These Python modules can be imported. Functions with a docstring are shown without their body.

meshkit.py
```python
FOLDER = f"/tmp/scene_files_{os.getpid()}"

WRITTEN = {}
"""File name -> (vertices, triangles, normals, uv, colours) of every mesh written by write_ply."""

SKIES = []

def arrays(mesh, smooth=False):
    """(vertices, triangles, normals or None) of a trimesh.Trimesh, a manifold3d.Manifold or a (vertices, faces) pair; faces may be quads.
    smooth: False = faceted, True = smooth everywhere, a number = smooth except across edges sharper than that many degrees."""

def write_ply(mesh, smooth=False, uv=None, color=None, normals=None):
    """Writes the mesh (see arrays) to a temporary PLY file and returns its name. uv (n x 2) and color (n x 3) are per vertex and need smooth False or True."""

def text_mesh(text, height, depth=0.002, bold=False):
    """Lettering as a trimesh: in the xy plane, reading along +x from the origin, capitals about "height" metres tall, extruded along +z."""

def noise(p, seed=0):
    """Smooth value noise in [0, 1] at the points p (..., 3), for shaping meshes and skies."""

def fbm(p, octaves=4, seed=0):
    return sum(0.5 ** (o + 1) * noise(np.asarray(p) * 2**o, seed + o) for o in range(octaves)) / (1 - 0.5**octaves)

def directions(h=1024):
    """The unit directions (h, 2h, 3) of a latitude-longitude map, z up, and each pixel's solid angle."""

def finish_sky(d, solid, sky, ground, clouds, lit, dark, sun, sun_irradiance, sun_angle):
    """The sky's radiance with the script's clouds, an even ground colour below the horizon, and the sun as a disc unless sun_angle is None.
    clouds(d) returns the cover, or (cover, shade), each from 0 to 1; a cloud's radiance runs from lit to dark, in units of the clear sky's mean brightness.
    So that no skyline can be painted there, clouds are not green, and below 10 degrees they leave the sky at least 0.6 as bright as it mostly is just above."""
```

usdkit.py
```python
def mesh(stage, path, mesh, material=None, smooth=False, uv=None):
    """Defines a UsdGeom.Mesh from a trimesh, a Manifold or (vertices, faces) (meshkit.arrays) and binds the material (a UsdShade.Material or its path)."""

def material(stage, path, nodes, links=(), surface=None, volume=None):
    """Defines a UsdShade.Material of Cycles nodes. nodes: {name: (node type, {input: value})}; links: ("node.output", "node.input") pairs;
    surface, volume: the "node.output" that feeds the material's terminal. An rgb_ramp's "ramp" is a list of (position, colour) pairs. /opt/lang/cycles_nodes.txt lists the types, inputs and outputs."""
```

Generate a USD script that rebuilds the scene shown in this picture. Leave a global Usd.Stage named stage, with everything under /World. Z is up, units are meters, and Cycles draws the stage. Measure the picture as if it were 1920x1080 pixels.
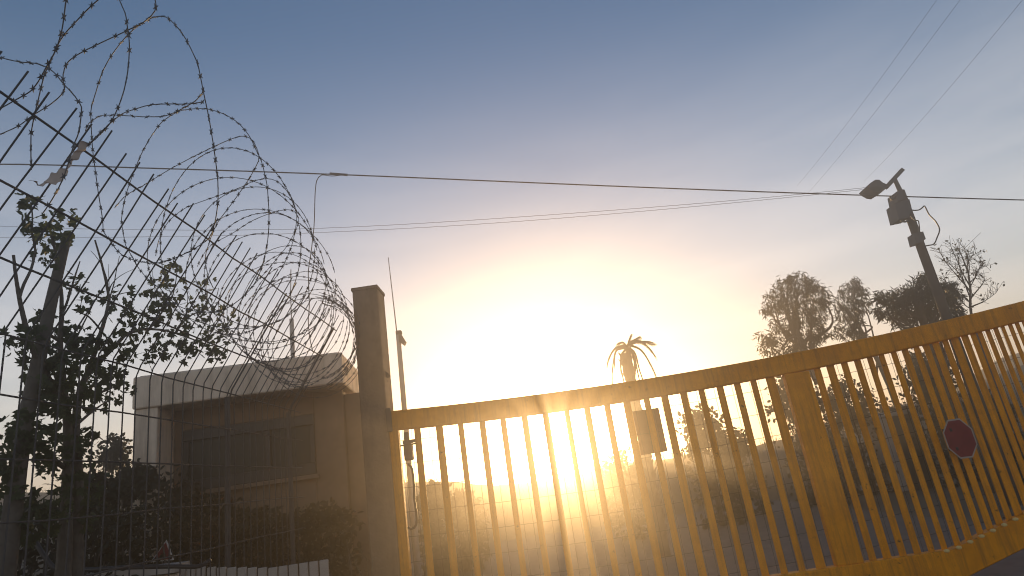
import math, random
import numpy as np
import trimesh
import usdkit, meshkit
from pxr import Usd, UsdGeom, UsdLux, UsdShade, Gf, Sdf, Vt

random.seed(7)
rng = np.random.default_rng(11)
stage = Usd.Stage.CreateInMemory()
UsdGeom.SetStageUpAxis(stage, UsdGeom.Tokens.z)
UsdGeom.SetStageMetersPerUnit(stage, 1.0)
W = UsdGeom.Xform.Define(stage, '/World')
UsdGeom.Scope.Define(stage, '/World/Looks')

# ------------------------------------------------------------------ camera, sky, sun, exposure
F, ROLL, PITCH = 1150.0, math.radians(8.5), math.radians(17.2)
EYE = np.array([0, 0, 1.55])
EXPOSURE = 1.25
SUN_EL, SUN_AZ = math.radians(1.8), math.radians(2.0)      # azimuth measured from +y towards +x
SUN_INT, SUN_COL = 0.85, (1.0, 0.63, 0.28)
SKY_STRENGTH = 0.15
VEIL, VEIL_COL = 0.92, (3.7, 3.35, 3.1)
HAZE_DENSITY, HAZE_G = 0.017, 0.87

fw = np.array([0, math.cos(PITCH), math.sin(PITCH)])
up0 = np.array([0, -math.sin(PITCH), math.cos(PITCH)])
rt = math.cos(ROLL) * np.array([1., 0, 0]) - math.sin(ROLL) * up0
up = math.sin(ROLL) * np.array([1., 0, 0]) + math.cos(ROLL) * up0
cam = UsdGeom.Camera.Define(stage, '/World/camera')
M = np.eye(4)
M[0, :3], M[1, :3], M[2, :3], M[3, :3] = rt, up, -fw, EYE
cam.AddTransformOp().Set(Gf.Matrix4d(M.tolist()))
cam.CreateHorizontalApertureAttr(36.0)
cam.CreateVerticalApertureAttr(36.0 * 9 / 16)
cam.CreateFocalLengthAttr(36.0 * F / 1920)
cam.CreateClippingRangeAttr(Gf.Vec2f(0.05, 5000))
cam.CreateExposureAttr(EXPOSURE)

sky = UsdLux.DomeLight.Define(stage, '/World/sky')
sky.CreateIntensityAttr(1.0)
skym = usdkit.material(stage, '/World/Looks/sky_air', {
    's': ('sky_texture', {'sky_type': 'single_scattering', 'sun_disc': False, 'sun_elevation': SUN_EL, 'sun_rotation': SUN_AZ,
                          'altitude': 100.0, 'air_density': 1.0, 'aerosol_density': 0.8, 'ozone_density': 2.6}),
    # thin evening veil of high cloud, thicker towards the horizon, in long streaks
    't': ('texture_coordinate', {}), 'x': ('separate_xyz', {}),
    'e': ('map_range', {'range_type': 'smoothstep', 'from_min': -0.12, 'from_max': 0.66, 'to_min': 1.0, 'to_max': 0.0, 'clamp': True}),
    'm': ('mapping', {'scale': (1.6, 1.6, 9.0), 'rotation': (0.25, 0.1, 0.4)}),
    'n': ('noise_texture', {'scale': 1.5, 'detail': 6.0, 'roughness': 0.55, 'distortion': 0.4}),
    'r': ('rgb_ramp', {'ramp': [(0.25, (0.45, 0.45, 0.45)), (0.75, (1, 1, 1))]}),
    'c': ('math', {'math_type': 'multiply'}), 'k': ('math', {'math_type': 'multiply', 'value2': VEIL}),
    'v': ('mix_color', {'b': VEIL_COL}),
    'b': ('background_shader', {'strength': SKY_STRENGTH})},
    [('t.generated', 'x.vector'), ('x.z', 'e.value'), ('t.generated', 'm.vector'), ('m.vector', 'n.vector'), ('n.fac', 'r.fac'),
     ('e.result', 'c.value1'), ('r.color', 'c.value2'), ('c.value', 'k.value1'), ('k.value', 'v.fac'), ('s.color', 'v.a'), ('v.result', 'b.color')], surface='b.background')
UsdShade.MaterialBindingAPI.Apply(sky.GetPrim()).Bind(skym)
sky.GetPrim().SetCustomDataByKey('label', 'clear evening sky, pale gold around the low sun and blue above')
sky.GetPrim().SetCustomDataByKey('kind', 'structure')

sun = UsdLux.DistantLight.Define(stage, '/World/sun')
sun.CreateNormalizeAttr(True); sun.CreateIntensityAttr(SUN_INT); sun.CreateAngleAttr(0.53)
sun.CreateColorAttr(Gf.Vec3f(*SUN_COL))
toward = np.array([math.sin(SUN_AZ) * math.cos(SUN_EL), math.cos(SUN_AZ) * math.cos(SUN_EL), math.sin(SUN_EL)])
zx = toward; xx = np.cross([0, 0, 1.], zx); xx /= np.linalg.norm(xx); yx = np.cross(zx, xx)
R = np.eye(4); R[0, :3], R[1, :3], R[2, :3] = xx, yx, zx
sun.AddTransformOp().Set(Gf.Matrix4d(R.tolist()))

# ------------------------------------------------------------------ geometry of the place seen from the lens: a sight line meets a real plane
def ray(px, py):
    return rt * (px - 960) / F + up * (540 - py) / F + fw
def onY(px, py, Y):
    d = ray(px, py); return EYE + d * (Y / d[1])
def onX(px, py, X):
    d = ray(px, py); return EYE + d * (X / d[0])
def onP(px, py, p0, n):
    d = ray(px, py); return EYE + d * (((np.asarray(p0) - EYE) @ n) / (d @ n))

# ------------------------------------------------------------------ helpers
used = {}
def numbered(parent, name):
    k = used.get((parent, name), -1) + 1
    used[(parent, name)] = k
    return f'{parent}/{name}' if k == 0 else f'{parent}/{name}_{k:03d}'

def tag(p, label=None, cat=None, group=None, kind=None):
    p = p.GetPrim() if hasattr(p, 'GetPrim') else p
    for k, v in (('label', label), ('category', cat), ('group', group), ('kind', kind)):
        if v: p.SetCustomDataByKey(k, v)
    return p

def pathof(p):
    return '/World' if p is None else str((p.GetPrim() if hasattr(p, 'GetPrim') else p).GetPath())

def thing(name, label, cat, loc=(0, 0, 0), rotz=0.0, group=None):
    x = UsdGeom.Xform.Define(stage, numbered('/World', name))
    x.AddTranslateOp().Set(Gf.Vec3d(*map(float, loc)))
    if rotz: x.AddRotateZOp().Set(math.degrees(rotz))
    tag(x, label, cat, group)
    ORIGIN[str(x.GetPath())] = (np.array(loc, float), rotz)
    return x
ORIGIN = {}

def join(parts):
    vs, fs, n = [], [], 0
    for m in parts:
        v, f = (np.asarray(m.vertices), np.asarray(m.faces)) if hasattr(m, 'vertices') else (np.asarray(m[0]), np.asarray(m[1]))
        vs.append(v); fs.append(f + n); n += len(v)
    return np.vstack(vs), np.vstack(fs)

def obj(name, mesh, mat, parent=None, smooth=False, label=None, kind=None, world=True):
    """One mesh; coordinates given in world space are moved into the frame of the thing it belongs to."""
    pp = pathof(parent)
    if isinstance(mesh, list): mesh = join(mesh)
    v, f, _ = meshkit.arrays(mesh, False)
    if world and pp != '/World':
        root = '/'.join(pp.split('/')[:3])
        if root in ORIGIN:
            o, a = ORIGIN[root]
            v = v - o
            c, s = math.cos(-a), math.sin(-a)
            v = np.stack([c * v[:, 0] - s * v[:, 1], s * v[:, 0] + c * v[:, 1], v[:, 2]], 1)
    m = usdkit.mesh(stage, numbered(pp, name), (v, f), mat, smooth=smooth)
    if label or kind: tag(m, label, None, None, kind)
    return m

def box(c, s, rotz=0.0, bev=0.0):
    if bev > 0:
        b = chamfer_box(np.asarray(s, float), bev)
    else:
        m = trimesh.creation.box(s); b = (np.array(m.vertices), np.array(m.faces))
    v = b[0]
    if rotz:
        cc, ss = math.cos(rotz), math.sin(rotz)
        v = np.stack([cc * v[:, 0] - ss * v[:, 1], ss * v[:, 0] + cc * v[:, 1], v[:, 2]], 1)
    return v + np.asarray(c, float), b[1]

def chamfer_box(s, b):
    h = s / 2; pts = []
    for sx in (-1, 1):
        for sy in (-1, 1):
            for sz in (-1, 1):
                c = np.array([sx, sy, sz]) * h
                for k in range(3):
                    q = c.copy()
                    for j in range(3):
                        if j != k: q[j] -= np.sign(q[j]) * b
                    pts.append(q)
    hull = trimesh.convex.convex_hull(np.array(pts))
    return np.array(hull.vertices), np.array(hull.faces)

def bar(a, b, w, d, side=(0, 1, 0)):
    """Rectangular bar from a to b: d thick along side, w across."""
    a, b = np.asarray(a, float), np.asarray(b, float)
    t = b - a; L = np.linalg.norm(t); t /= L
    s = np.asarray(side, float); s = s - t * (s @ t); s /= np.linalg.norm(s); u = np.cross(t, s)
    v = []
    for e in (a, b):
        for i, j in ((-1, -1), (1, -1), (1, 1), (-1, 1)):
            v.append(e + u * w / 2 * i + s * d / 2 * j)
    f = [[0, 2, 1], [0, 3, 2], [4, 5, 6], [4, 6, 7]]
    for k in range(4):
        l = (k + 1) % 4
        f += [[k, l, 4 + l], [k, 4 + l, 4 + k]]
    return np.array(v), np.array(f)

def resample(pts, n):
    pts = np.asarray(pts, float)
    d = np.r_[0, np.cumsum(np.linalg.norm(np.diff(pts, axis=0), axis=1))]
    from scipy.interpolate import PchipInterpolator
    d = d + np.arange(len(d)) * 1e-9
    return PchipInterpolator(d, pts, axis=0)(np.linspace(0, d[-1], n))

def tube(pts, r, n=6, closed=False):
    p = np.asarray(pts, float); k = len(p)
    r = np.full(k, r) if np.ndim(r) == 0 else np.asarray(r, float)
    t = np.gradient(p, axis=0)
    if closed: t = np.roll(p, -1, 0) - np.roll(p, 1, 0)
    t /= np.maximum(np.linalg.norm(t, axis=1, keepdims=True), 1e-9)
    a = np.array([0, 0, 1.]) if abs(t[0][2]) < .9 else np.array([1., 0, 0])
    u = np.cross(t[0], a); u /= np.linalg.norm(u)
    vs = []
    for i in range(k):
        u = u - t[i] * (u @ t[i]); u /= np.linalg.norm(u)
        w = np.cross(t[i], u)
        for j in range(n):
            th = 2 * math.pi * j / n
            vs.append(p[i] + r[i] * (math.cos(th) * u + math.sin(th) * w))
    f = []
    for i in range(k if closed else k - 1):
        i2 = (i + 1) % k
        for j in range(n):
            l = (j + 1) % n
            f += [[i * n + j, i * n + l, i2 * n + l], [i * n + j, i2 * n + l, i2 * n + j]]
    if not closed:
        c0, c1 = len(vs), len(vs) + 1
        vs += [p[0], p[-1]]
        for j in range(n):
            l = (j + 1) % n
            f += [[c0, l, j], [c1, (k - 1) * n + j, (k - 1) * n + l]]
    return np.array(vs), np.array(f)

def prism(poly3, depthvec):
    """Planar polygon (convex or not, given as 3D points) with thickness."""
    p = np.asarray(poly3, float); d = np.asarray(depthvec, float); n = len(p)
    c = p.mean(0); nn = np.zeros(3)
    for i in range(n): nn += np.cross(p[i] - c, p[(i + 1) % n] - c)
    nn /= np.linalg.norm(nn)
    u = p[1] - p[0]; u /= np.linalg.norm(u); w = np.cross(nn, u)
    xy = np.stack([(p - c) @ u, (p - c) @ w], 1)
    from shapely.geometry import Polygon
    tv, tf = trimesh.creation.triangulate_polygon(Polygon(xy), engine='earcut')
    tv3 = c + tv[:, :1] * u + tv[:, 1:2] * w
    m = len(tv3)
    if nn @ d < 0: tf = tf[:, ::-1]; ring = list(range(n))
    else: ring = list(range(n))[::-1]
    v = np.vstack([tv3, tv3 + d, p, p + d]); f = [*(tf[:, ::-1]).tolist(), *((tf + m)).tolist()]
    for i in range(n):
        a, b = ring[i], ring[(i + 1) % n]
        f += [[2 * m + a, 2 * m + n + b, 2 * m + b], [2 * m + a, 2 * m + n + a, 2 * m + n + b]]
    return v, np.array(f)

# ------------------------------------------------------------------ materials
def mat(name, col, rough=0.6, metal=0.0, col2=None, scale=8.0, spots=None, spot_scale=3.0, spot_at=(0.58, 0.68), bump=0.0, bump_scale=40.0, spec=0.5, stretch=None):
    n = {'p': ('principled_bsdf', {'base_color': col, 'roughness': rough, 'metallic': metal, 'specular_ior_level': spec}), 'g': ('geometry', {})}
    l = []
    src = None
    if col2 is not None:
        n['n'] = ('noise_texture', {'scale': scale, 'detail': 5.0, 'roughness': 0.6})
        n['r'] = ('rgb_ramp', {'ramp': [(0.3, col), (0.7, col2)]})
        l += [('g.position', 'n.vector'), ('n.fac', 'r.fac')]
        src = 'r.color'
    if spots is not None:
        n['n2'] = ('noise_texture', {'scale': spot_scale, 'detail': 6.0, 'roughness': 0.7})
        n['r2'] = ('rgb_ramp', {'ramp': [(spot_at[0], (0, 0, 0)), (spot_at[1], (1, 1, 1))]})
        n['m'] = ('mix_color', {'b': spots, 'a': col})
        if stretch:
            n['mp'] = ('mapping', {'scale': stretch}); l += [('g.position', 'mp.vector'), ('mp.vector', 'n2.vector')]
        else: l.append(('g.position', 'n2.vector'))
        l += [('n2.fac', 'r2.fac'), ('r2.color', 'm.fac')]
        if src: l.append((src, 'm.a'))
        src = 'm.result'
    if src: l.append((src, 'p.base_color'))
    if bump:
        n['n3'] = ('noise_texture', {'scale': bump_scale, 'detail': 4.0})
        n['bp'] = ('bump', {'strength': bump, 'distance': 0.01})
        l += [('g.position', 'n3.vector'), ('n3.fac', 'bp.height'), ('bp.normal', 'p.normal')]
    return usdkit.material(stage, '/World/Looks/' + name, n, l, surface='p.BSDF')

def leafmat(name, a, b, trans=0.35):
    return usdkit.material(stage, '/World/Looks/' + name, {
        'g': ('geometry', {}), 'r': ('rgb_ramp', {'ramp': [(0.0, a), (1.0, b)]}),
        'd': ('principled_bsdf', {'roughness': 0.55, 'specular_ior_level': 0.3}),
        't': ('translucent_bsdf', {}), 'x': ('mix_closure', {'fac': trans})},
        [('g.random_per_island', 'r.fac'), ('r.color', 'd.base_color'), ('r.color', 't.color'), ('d.BSDF', 'x.closure1'), ('t.BSDF', 'x.closure2')], surface='x.closure')

YEL = usdkit.material(stage, '/World/Looks/yellow_gate_paint', {
    'g': ('geometry', {}), 'n': ('noise_texture', {'scale': 4.0, 'detail': 6.0, 'roughness': 0.65}),
    'r': ('rgb_ramp', {'ramp': [(0.3, (0.86, 0.33, 0.008)), (0.7, (0.66, 0.235, 0.008))]}),
    'mp': ('mapping', {'scale': (26.0, 26.0, 1.6)}), 'n1': ('noise_texture', {'scale': 1.0, 'detail': 5.0, 'roughness': 0.7}),
    'r1': ('rgb_ramp', {'ramp': [(0.46, (0, 0, 0)), (0.7, (0.65, 0.65, 0.65))]}), 'm1': ('mix_color', {'b': (0.30, 0.13, 0.03)}),
    'n2': ('noise_texture', {'scale': 11.0, 'detail': 7.0, 'roughness': 0.75}),
    'r2': ('rgb_ramp', {'ramp': [(0.62, (0, 0, 0)), (0.68, (1, 1, 1))]}), 'm2': ('mix_color', {'b': (0.10, 0.04, 0.018)}),
    'n3': ('noise_texture', {'scale': 120.0, 'detail': 3.0}), 'b': ('bump', {'strength': 0.25, 'distance': 0.004}),
    'p': ('principled_bsdf', {'roughness': 0.55, 'specular_ior_level': 0.2})},
    [('g.position', 'n.vector'), ('n.fac', 'r.fac'), ('g.position', 'mp.vector'), ('mp.vector', 'n1.vector'), ('n1.fac', 'r1.fac'), ('r1.color', 'm1.fac'), ('r.color', 'm1.a'),
     ('g.position', 'n2.vector'), ('n2.fac', 'r2.fac'), ('r2.color', 'm2.fac'), ('m1.result', 'm2.a'), ('m2.result', 'p.base_color'), ('g.position', 'n3.vector'), ('n3.fac', 'b.height'), ('b.normal', 'p.normal')], surface='p.BSDF')
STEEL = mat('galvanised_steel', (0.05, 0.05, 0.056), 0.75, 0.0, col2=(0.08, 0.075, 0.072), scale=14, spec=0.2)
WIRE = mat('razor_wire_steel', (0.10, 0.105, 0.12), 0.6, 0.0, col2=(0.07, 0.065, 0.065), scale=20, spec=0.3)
POSTC = mat('gate_post_render', (0.21, 0.14, 0.09), 0.85, spec=0.2, col2=(0.27, 0.185, 0.125), scale=6, spots=(0.13, 0.085, 0.055), spot_scale=1.0, spot_at=(0.48, 0.8), stretch=(6, 6, 2.2), bump=0.6, bump_scale=45)
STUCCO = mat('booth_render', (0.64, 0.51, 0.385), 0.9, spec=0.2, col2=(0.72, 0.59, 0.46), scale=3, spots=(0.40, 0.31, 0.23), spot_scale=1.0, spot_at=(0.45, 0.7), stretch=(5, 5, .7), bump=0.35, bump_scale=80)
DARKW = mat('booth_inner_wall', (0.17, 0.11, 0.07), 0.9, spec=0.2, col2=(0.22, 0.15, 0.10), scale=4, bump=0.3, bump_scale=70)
FRAME = mat('dark_window_frame', (0.03, 0.025, 0.02), 0.5)
GLASS = usdkit.material(stage, '/World/Looks/window_glass', {'p': ('principled_bsdf', {'base_color': (0.02, 0.022, 0.016), 'roughness': 0.35, 'specular_ior_level': 0.25})}, [], surface='p.BSDF')
BLACK = mat('black_cable', (0.02, 0.02, 0.022), 0.5)
CABLE = mat('grey_cable', (0.035, 0.035, 0.042), 0.8, spec=0.1)
ALU = mat('aluminium_conductor', (0.18, 0.18, 0.19), 0.4, 0.6)
MASTC = mat('mast_grey', (0.22, 0.21, 0.2), 0.5, 0.3, col2=(0.3, 0.29, 0.28), scale=12)
POLEC = mat('pole_wood', (0.05, 0.042, 0.037), 0.9, spec=0.15, col2=(0.075, 0.063, 0.055), scale=9, bump=0.5, bump_scale=50)
BOXC = mat('grey_equipment', (0.06, 0.062, 0.068), 0.7, spec=0.15, col2=(0.08, 0.08, 0.086), scale=10)
BARK = mat('bark', (0.06, 0.05, 0.04), 0.9, col2=(0.10, 0.085, 0.07), scale=14, bump=0.6, bump_scale=40)
PALMB = mat('palm_trunk_bark', (0.12, 0.09, 0.065), 0.9, col2=(0.18, 0.14, 0.10), scale=7, bump=0.6, bump_scale=20)
FROND = mat('dry_frond', (0.13, 0.11, 0.07), 0.8, col2=(0.17, 0.14, 0.09), scale=10)
LEAF = leafmat('fig_leaf', (0.06, 0.08, 0.036), (0.115, 0.13, 0.07), 0.5)
LEAF2 = leafmat('eucalyptus_leaf', (0.035, 0.045, 0.026), (0.06, 0.07, 0.04), 0.25)
LEAF3 = leafmat('shrub_leaf', (0.02, 0.024, 0.01), (0.05, 0.05, 0.02), 0.3)
RED = mat('sign_red', (0.24, 0.04, 0.045), 0.6, spec=0.2, col2=(0.18, 0.03, 0.036), scale=7)
WHITE = mat('sign_white', (0.7, 0.66, 0.62), 0.5, col2=(0.6, 0.56, 0.52), scale=9)
PANEL = mat('barrier_panel', (0.44, 0.38, 0.33), 0.6, spec=0.2, col2=(0.36, 0.31, 0.27), scale=5)
TOOTH = mat('worn_yellow_edge', (0.75, 0.55, 0.22), 0.5, spec=0.2)
PLATE = mat('grey_plate', (0.24, 0.155, 0.10), 0.7, spec=0.2, col2=(0.19, 0.125, 0.08), scale=6)
HOUSE = mat('far_house', (0.30, 0.26, 0.24), 0.9, col2=(0.35, 0.31, 0.28), scale=0.8)

dirt = usdkit.material(stage, '/World/Looks/dry_ground', {
    'g': ('geometry', {}), 'n': ('noise_texture', {'scale': 0.6, 'detail': 8.0, 'roughness': 0.65}),
    'r': ('rgb_ramp', {'ramp': [(0.3, (0.09, 0.066, 0.046)), (0.55, (0.14, 0.105, 0.075)), (0.75, (0.075, 0.065, 0.035))]}),
    'n2': ('noise_texture', {'scale': 18.0, 'detail': 6.0}), 'b': ('bump', {'strength': 0.8, 'distance': 0.04}),
    'p': ('principled_bsdf', {'roughness': 0.95})},
    [('g.position', 'n.vector'), ('n.fac', 'r.fac'), ('r.color', 'p.base_color'), ('g.position', 'n2.vector'), ('n2.fac', 'b.height'), ('b.normal', 'p.normal')], surface='p.BSDF')
asph = usdkit.material(stage, '/World/Looks/worn_asphalt', {
    'g': ('geometry', {}), 'n': ('noise_texture', {'scale': 3.0, 'detail': 8.0, 'roughness': 0.7}),
    'r': ('rgb_ramp', {'ramp': [(0.3, (0.12, 0.095, 0.08)), (0.7, (0.19, 0.15, 0.125))]}),
    'n2': ('noise_texture', {'scale': 120.0, 'detail': 3.0}), 'b': ('bump', {'strength': 0.5, 'distance': 0.01}),
    'p': ('principled_bsdf', {'roughness': 0.85})},
    [('g.position', 'n.vector'), ('n.fac', 'r.fac'), ('r.color', 'p.base_color'), ('g.position', 'n2.vector'), ('n2.fac', 'b.height'), ('b.normal', 'p.normal')], surface='p.BSDF')

# ------------------------------------------------------------------ ground, drive, hills
def ground_h(x, y):
    p = np.stack([x * 0.05, y * 0.05, np.zeros_like(x)], -1)
    far = np.clip((np.hypot(x, y) - 14) / 60, 0, 1)
    return (meshkit.fbm(p, 4, 3) - 0.5) * 1.0 * far
xs = np.r_[-76, -60, -45, np.linspace(-30, 30, 61), 45, 60, 76]
ys = np.r_[-50, -30, -15, np.linspace(-8, 40, 60), 48, 56, 64, 72]
gx, gy = np.meshgrid(xs, ys)
gv = np.stack([gx, gy, ground_h(gx, gy)], -1).reshape(-1, 3)
nx = len(xs)
gf = [[j * nx + i, j * nx + i + 1, (j + 1) * nx + i + 1, (j + 1) * nx + i] for j in range(len(ys) - 1) for i in range(nx - 1)]
tag(obj('ground', (gv, np.array(gf)), dirt, smooth=True), 'dry brown earth on both sides of the yellow gate', kind='structure')
dv = []; df = []
for k, y in enumerate(np.linspace(-12, 60, 37)):
    for xo in (-1.3, 6.2):
        x = xo + 0.02 * max(y - 8, 0) * (1 if xo > 0 else -1) * 0
        dv.append([x, y, float(ground_h(np.array(x), np.array(y))) + 0.012 + 0.25 * max(0, y - 14) / 60])
for k in range(36): df.append([2 * k, 2 * k + 1, 2 * k + 3, 2 * k + 2])
tag(obj('driveway', (np.array(dv), np.array(df)), asph), 'dusty worn drive passing under the yellow gate', kind='structure')

hv, hf = [], []
az = np.linspace(-75, 80, 156)
for k, a in enumerate(az):
    ar = math.radians(a)
    h = 0.9 + 0.9 * float(meshkit.fbm(np.array([a * 0.11, 2.3, 0]), 4, 5)) + float(np.interp(a, [-75, -40, -15, 5, 20, 27, 33, 37, 45, 80], [4.5, 3.0, .5, 0.0, .2, .9, 2.6, 4.6, 6, 6]))
    for rr, hh in ((38, -1.2), (51, h * .75), (59, h * 0.6), (66, -1.4)):
        hv.append([rr * math.sin(ar), rr * math.cos(ar), hh])
for k in range(len(az) - 1):
    for j in range(3): hf.append([4 * k + j, 4 * k + 4 + j, 4 * k + 5 + j, 4 * k + 1 + j])
hills = mat('hill_scrub', (0.09, 0.08, 0.045), 0.95, col2=(0.16, 0.13, 0.08), scale=0.08)
tag(obj('hills', (np.array(hv), np.array(hf)), hills, smooth=True), 'low dark scrubby rise along the horizon', kind='structure')

bank_px = [(-500, 960), (-200, 940), (0, 925), (250, 922), (500, 915), (745, 903), (850, 905), (930, 912), (1050, 896), (1150, 876), (1290, 852), (1415, 838), (1520, 806), (1590, 782), (1670, 766), (1700, 757), (1840, 724), (1890, 694), (1990, 655), (2200, 590)]
YBK = 22.0
bp = np.array([onY(x, y, YBK) for x, y in bank_px])
bv, bf = [], []
bxs = np.linspace(bp[0, 0], bp[-1, 0], 150)
for k, x in enumerate(bxs):
    h = float(np.interp(x, bp[:, 0], bp[:, 2])) + .22 * (float(meshkit.fbm(np.array([x * .9, 1.7, 0]), 4, 8)) - .5)
    for dy, hh in ((-5.2, -.6), (-3.4, h * .33), (-1.6, h * .8), (0, h), (2.0, h * .92), (5, h * .4), (9, -.6)):
        bv.append([x, YBK + dy + .5 * (float(meshkit.fbm(np.array([x * .4, dy, 3.]), 3, 2)) - .5), hh + (.12 * (float(meshkit.fbm(np.array([x * 1.3, dy * 1.3, 5.]), 3, 4)) - .5) if dy not in (0,) else 0)])
for k in range(149):
    for j in range(6): bf.append([7 * k + j, 7 * k + 7 + j, 7 * k + 8 + j, 7 * k + 1 + j])
tag(obj('earth_bank', (np.array(bv), np.array(bf)), dirt, smooth=True), 'long dark earth bank rising to the right behind the gate', kind='structure')
# tufts of dry grass on the bank
gv_, gf_ = [], []
for _ in range(5200):
    x = rng.uniform(bp[2, 0], bp[-1, 0]); dy = rng.uniform(-3.6, .6)
    h = float(np.interp(x, bp[:, 0], bp[:, 2])); z = h * (np.interp(dy, [-5.2, -3.4, -1.6, 0, 2], [-.1, .33, .8, 1, .92]))
    L = rng.uniform(.1, .38); a = rng.uniform(0, 6.28); w = .012
    t = np.array([rng.normal(0, .35) * L, rng.normal(0, .35) * L, L]); b = np.array([x, YBK + dy, z - .05]); o = np.array([math.cos(a), math.sin(a), 0]) * w
    n = len(gv_); gv_ += [b - o, b + o, b + t * .6 + o * .6, b + t]; gf_ += [[n, n + 1, n + 2], [n, n + 2, n + 3]]
GRASS = mat('dry_grass', (0.13, 0.10, 0.05), 0.9, col2=(0.08, 0.07, 0.03), scale=3, spec=0.1)
tag(obj('dry_grass', (np.array(gv_), np.array(gf_)), GRASS), 'thin dry grass growing over the earth bank', 'grass', kind='stuff')

# ------------------------------------------------------------------ haze
if HAZE_DENSITY > 0:
    hz = usdkit.material(stage, '/World/Looks/evening_haze', {'v': ('principled_volume', {'color': (0.97, 0.91, 0.82), 'density': HAZE_DENSITY, 'anisotropy': HAZE_G})}, [], surface=None, volume='v.volume')
    tag(obj('haze', box((0, 11, 2.85), (158, 130, 11.7)), hz), 'thin golden evening haze in the air', kind='stuff')

# ------------------------------------------------------------------ yellow gate
YG = 6.5
gate = thing('sliding_gate', 'long yellow steel picket gate closing the drive, taller than the camera', 'gate', (1.5, YG, 0))
rail_px = np.array([(720, 770), (927, 751), (1164, 720), (1287, 698), (1427, 671), (1544, 650), (1692, 616), (1834, 585), (1920, 566)], float)
rp = np.array([onY(x, y, YG - 0.05) for x, y in rail_px])
cz = np.polyfit(rp[:, 0], rp[:, 2], 2)
railtop = lambda x: float(np.polyval(cz, x))
RT = 0.2
XL, XR = rp[0, 0], rp[-1, 0] + 1.3
xs_ = np.linspace(XL, XR, 19)
def rect_sweep(xs, ztop, th, y0, y1):
    v, f = [], []
    c = 0.012
    for x in xs:
        z1 = ztop(x); z0 = z1 - th
        for y, z in ((y0 + c, z0), (y1 - c, z0), (y1, z0 + c), (y1, z1 - c), (y1 - c, z1), (y0 + c, z1), (y0, z1 - c), (y0, z0 + c)): v.append([x, y, z])
    n = 8
    for i in range(len(xs) - 1):
        for j in range(n):
            l = (j + 1) % n
            f += [[i * n + j, (i + 1) * n + j, (i + 1) * n + l], [i * n + j, (i + 1) * n + l, i * n + l]]
    for j in range(1, n - 1):
        f += [[0, j, j + 1], [(len(xs) - 1) * n, (len(xs) - 1) * n + j + 1, (len(xs) - 1) * n + j]]
    return np.array(v), np.array(f)
obj('top_rail', rect_sweep(xs_, railtop, RT, YG - 0.05, YG + 0.05), YEL, gate, smooth=30)
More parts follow.
